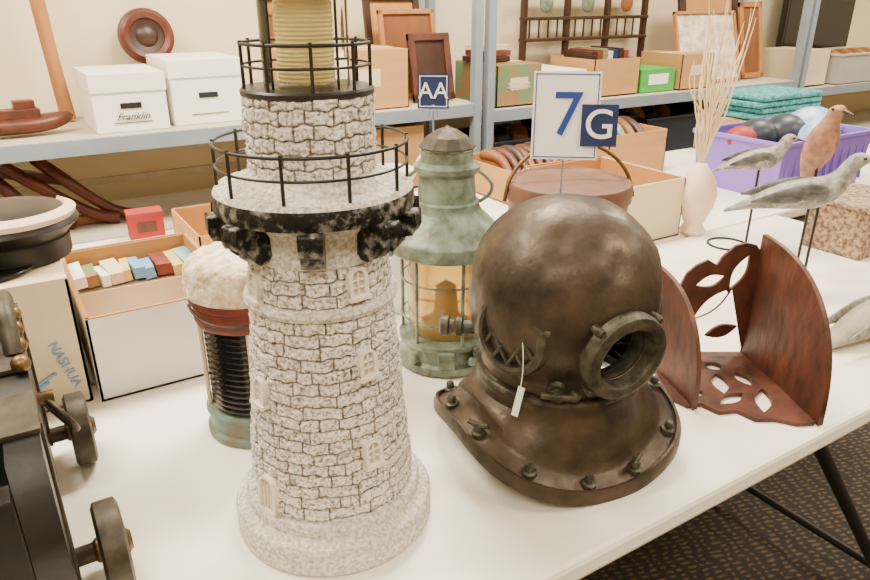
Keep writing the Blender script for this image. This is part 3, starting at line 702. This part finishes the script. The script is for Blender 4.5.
def frame(name,u,v,z,w,h,lean,mf,mc,rz=0,b=.03):
    e=E(name,(u,v,z),rz)
    boxes('frame',[((0,0,h-b/2),(w,.02,b),0),((0,0,b/2),(w,.02,b),0),((-w/2+b/2,0,h/2),(b,.02,h),0),((w/2-b/2,0,h/2),(b,.02,h),0),((0,.004,h/2),(w-b,.006,h-b),1)],[mf,mc],e,(0,0,0),(math.radians(-lean),0,0),bevel=.003)
frame('picture_frame',1.58,2.70,.955,.27,.36,10,m_wood3,m_wood2,b=.02)
frame('picture_frame.001',1.56,2.80,.955,.27,.42,8,m_woodd,m_cardd)
frame('picture_frame.002',1.61,2.58,.955,.2,.27,12,m_wood,m_woodd)
frame('framed_print',3.42,2.60,.92,.50,.38,16,m_wood3,m_picture,b=.016)
frame('framed_print.001',3.58,2.74,.92,.50,.50,10,m_woodd,m_cardd,b=.05)
frame('framed_print.002',3.83,2.64,.92,.2,.42,12,m_wood3,m_wood2)
ov=E('oval_wooden_frame',(.56,2.925,.95))
lathe('rim',[(.058,-.01),(.062,.012),(.08,.02),(.095,.012),(.10,-.01)],m_woodr,ov,(0,-.01,.275),(math.radians(80),0,0),closed=True)
lathe('rosette',[(0,.014),(.025,.012),(.04,.0),(.06,.004),(.06,-.008),(0,-.008)],m_woodd,ov,(0,-.01,.275),(math.radians(80),0,0))
tube('stand',[(-.05,.0,0.002),(0,.0,.20),(.05,.0,0.002)],.008,m_wood,ov,smoothc=False)
oa=E('wooden_oar',(.27,2.84,.955))
tube('shaft',[(-.03,0,0.002),(-.045,0,.2),(-.055,0,.4),(-.065,0,.6),(-.085,0,.95)],.022,m_wood3,oa,radii=[1.2,1,1.15,.95,1])
loft('blade',[(.0,.9,.035,.012),(.0,1.0,.05,.012),(.0,1.12,.045,.008)],m_wood3,oa,(-.085,0,0))
bt=E('carved_wooden_boat',(.08,2.60,.955),.1)
loft('hull',[(-.17,.045,.004,.012),(-.12,.032,.04,.03),(0,.028,.055,.028),(.1,.032,.045,.03),(.16,.05,.004,.014)],m_woodr,bt)
boxes('cabin',[((-.02,0,.065),(.16,.06,.03),0),((.02,0,.09),(.06,.04,.03),0)],[m_woodr],bt,bevel=.003)
st=E('wooden_stool',(.17,2.66,.62))
for k,(x0,x1) in enumerate([(-.12,.10),(-.02,.16),(-.2,-.05)]):
    tube('leg_%d'%k,[(x0-.05,.05*k,.235),(x0,0,.19),(x0*.5+x1*.5,-.02,.1),(x1,-.04+.03*k,.022),(x1+.05,-.04,.022)],.020,m_woodr,st,radii=[1,1.2,.9,1,1.1])
box('seat_rail',(.22,.05,.03),(-.08,.03,.18),m_woodr,st,(0,math.radians(15),0))
box('cross_rail',(.26,.03,.03),(.02,.0,.018),m_wood2,st)
z=.918
gb=carton('green_carton_box',1.86,2.10,2.48,2.80,.17,m_greens,m_cardd,z=z,opened=False)
text('label','apples',.05,m_cream,gb,(0,-.1622,.09))
banker('bankers_box.002',2.26,2.68,.28,.34,.13,z)
oc=carton('open_cardboard_box.002',2.44,2.74,2.50,2.82,.17,z=z,flaps=False)
boxes('books',[((-.1+.035*k,0,.12+.006*(k%3)),(.03,.2,.16),k%5) for k in range(7)],[m_woodd,m_redbr,m_greens,m_cream,m_navy],oc)
gt=E('green_tray_box',(2.88,2.62,z)); boxes('tray',[((0,0,.055),(.24,.24,.11),0),((0,-.121,.06),(.14,.002,.05),1)],[m_greenp,m_paper],gt,bevel=.006)
cbx=carton('cardboard_box.002',3.02,3.26,2.48,2.76,.17,z=z,opened=False)
# stacked books on the left carton and woven basket
bs=E('stack_of_books',(1.93,2.66,z+.175))
boxes('books',[((.01*(k%2),0,.012+.024*k),(.17-.012*k,.13,.022),k%3,(0,0,.1*(k%3))) for k in range(3)],[m_woodd,m_redbr,m_cream],bs,bevel=.002)
sr=E('wooden_plate_rack',(2.75,2.905,z))
it=[]
for x in (-.42,-.14,.14,.42): it.append(((x,0,.27),(.025,.03,.54),0))
for zz in (.02,.24,.34,.46): it.append(((0,0,zz),(.86,.05,.016),0))
for k in range(14): it.append(((-.39+.06*k,-.01,.29),(.008,.008,.10),0))
boxes('spindle_frame',it,[m_woodd],sr,bevel=.002)
for k,x in enumerate((-.28,0,.28)): sphere('plate_%d'%k,.045,[m_green,m_teal,m_wood2][k],sr,(x,0,.41),(1,.25,1))
for i,(u,w_,h,mt) in enumerate([(2.05,.4,.2,m_tealblue),(2.55,.45,.25,m_blackgl),(3.05,.4,.22,m_tealblue),(3.55,.45,.25,m_blackgl)]):
    e=E('storage_crate' if i==0 else 'storage_crate.%03d'%i,(u,2.70,.555)); tub(e,w_,.38,h,mt)
    for k in range(3): sphere('bundle_%d'%k,.06,[m_card,m_tealblue,m_wood2][k],e,(-.1+.1*k,0,h-.02))
carton('cardboard_box.003',1.05,1.5,2.48,2.85,.25,z=.625,opened=False)
tb=E('clear_plastic_tub',(4.75,2.62,.865)); tub(tb,.7,.34,.17,m_tubp)
for k in range(8): tube('driftwood_%d'%k,[(-.28+.07*k,-.1,.13),(-.25+.07*k,0,.17+.02*(k%2)),(-.2+.07*k,.1,.15)],.022,[m_wood2,m_wood3][k%2],tb)
mo=E('flat_monitor',(4.75,2.86,.865)); boxes('monitor',[((0,0,.40),(.75,.04,.45),0),((0,0,.09),(.06,.04,.18),0),((0,0,.01),(.3,.12,.02),0),((0,-.021,.40),(.71,.002,.41),1)],[m_blackgl,m_screen],mo,bevel=.004)
carton('cardboard_box.004',4.12,4.36,2.50,2.8,.20,m_cream,z=.865,opened=False)

# ---------------------------------------------------------------- camera
cam=bpy.data.cameras.new('camera'); cam.sensor_width=36; cam.lens=29.05; cam.clip_start=.02
co=bpy.data.objects.new('camera',cam); link(co,None,(0,0,TZ+.62),(math.radians(90-22.7),0,RZ))
bpy.context.scene.camera=co
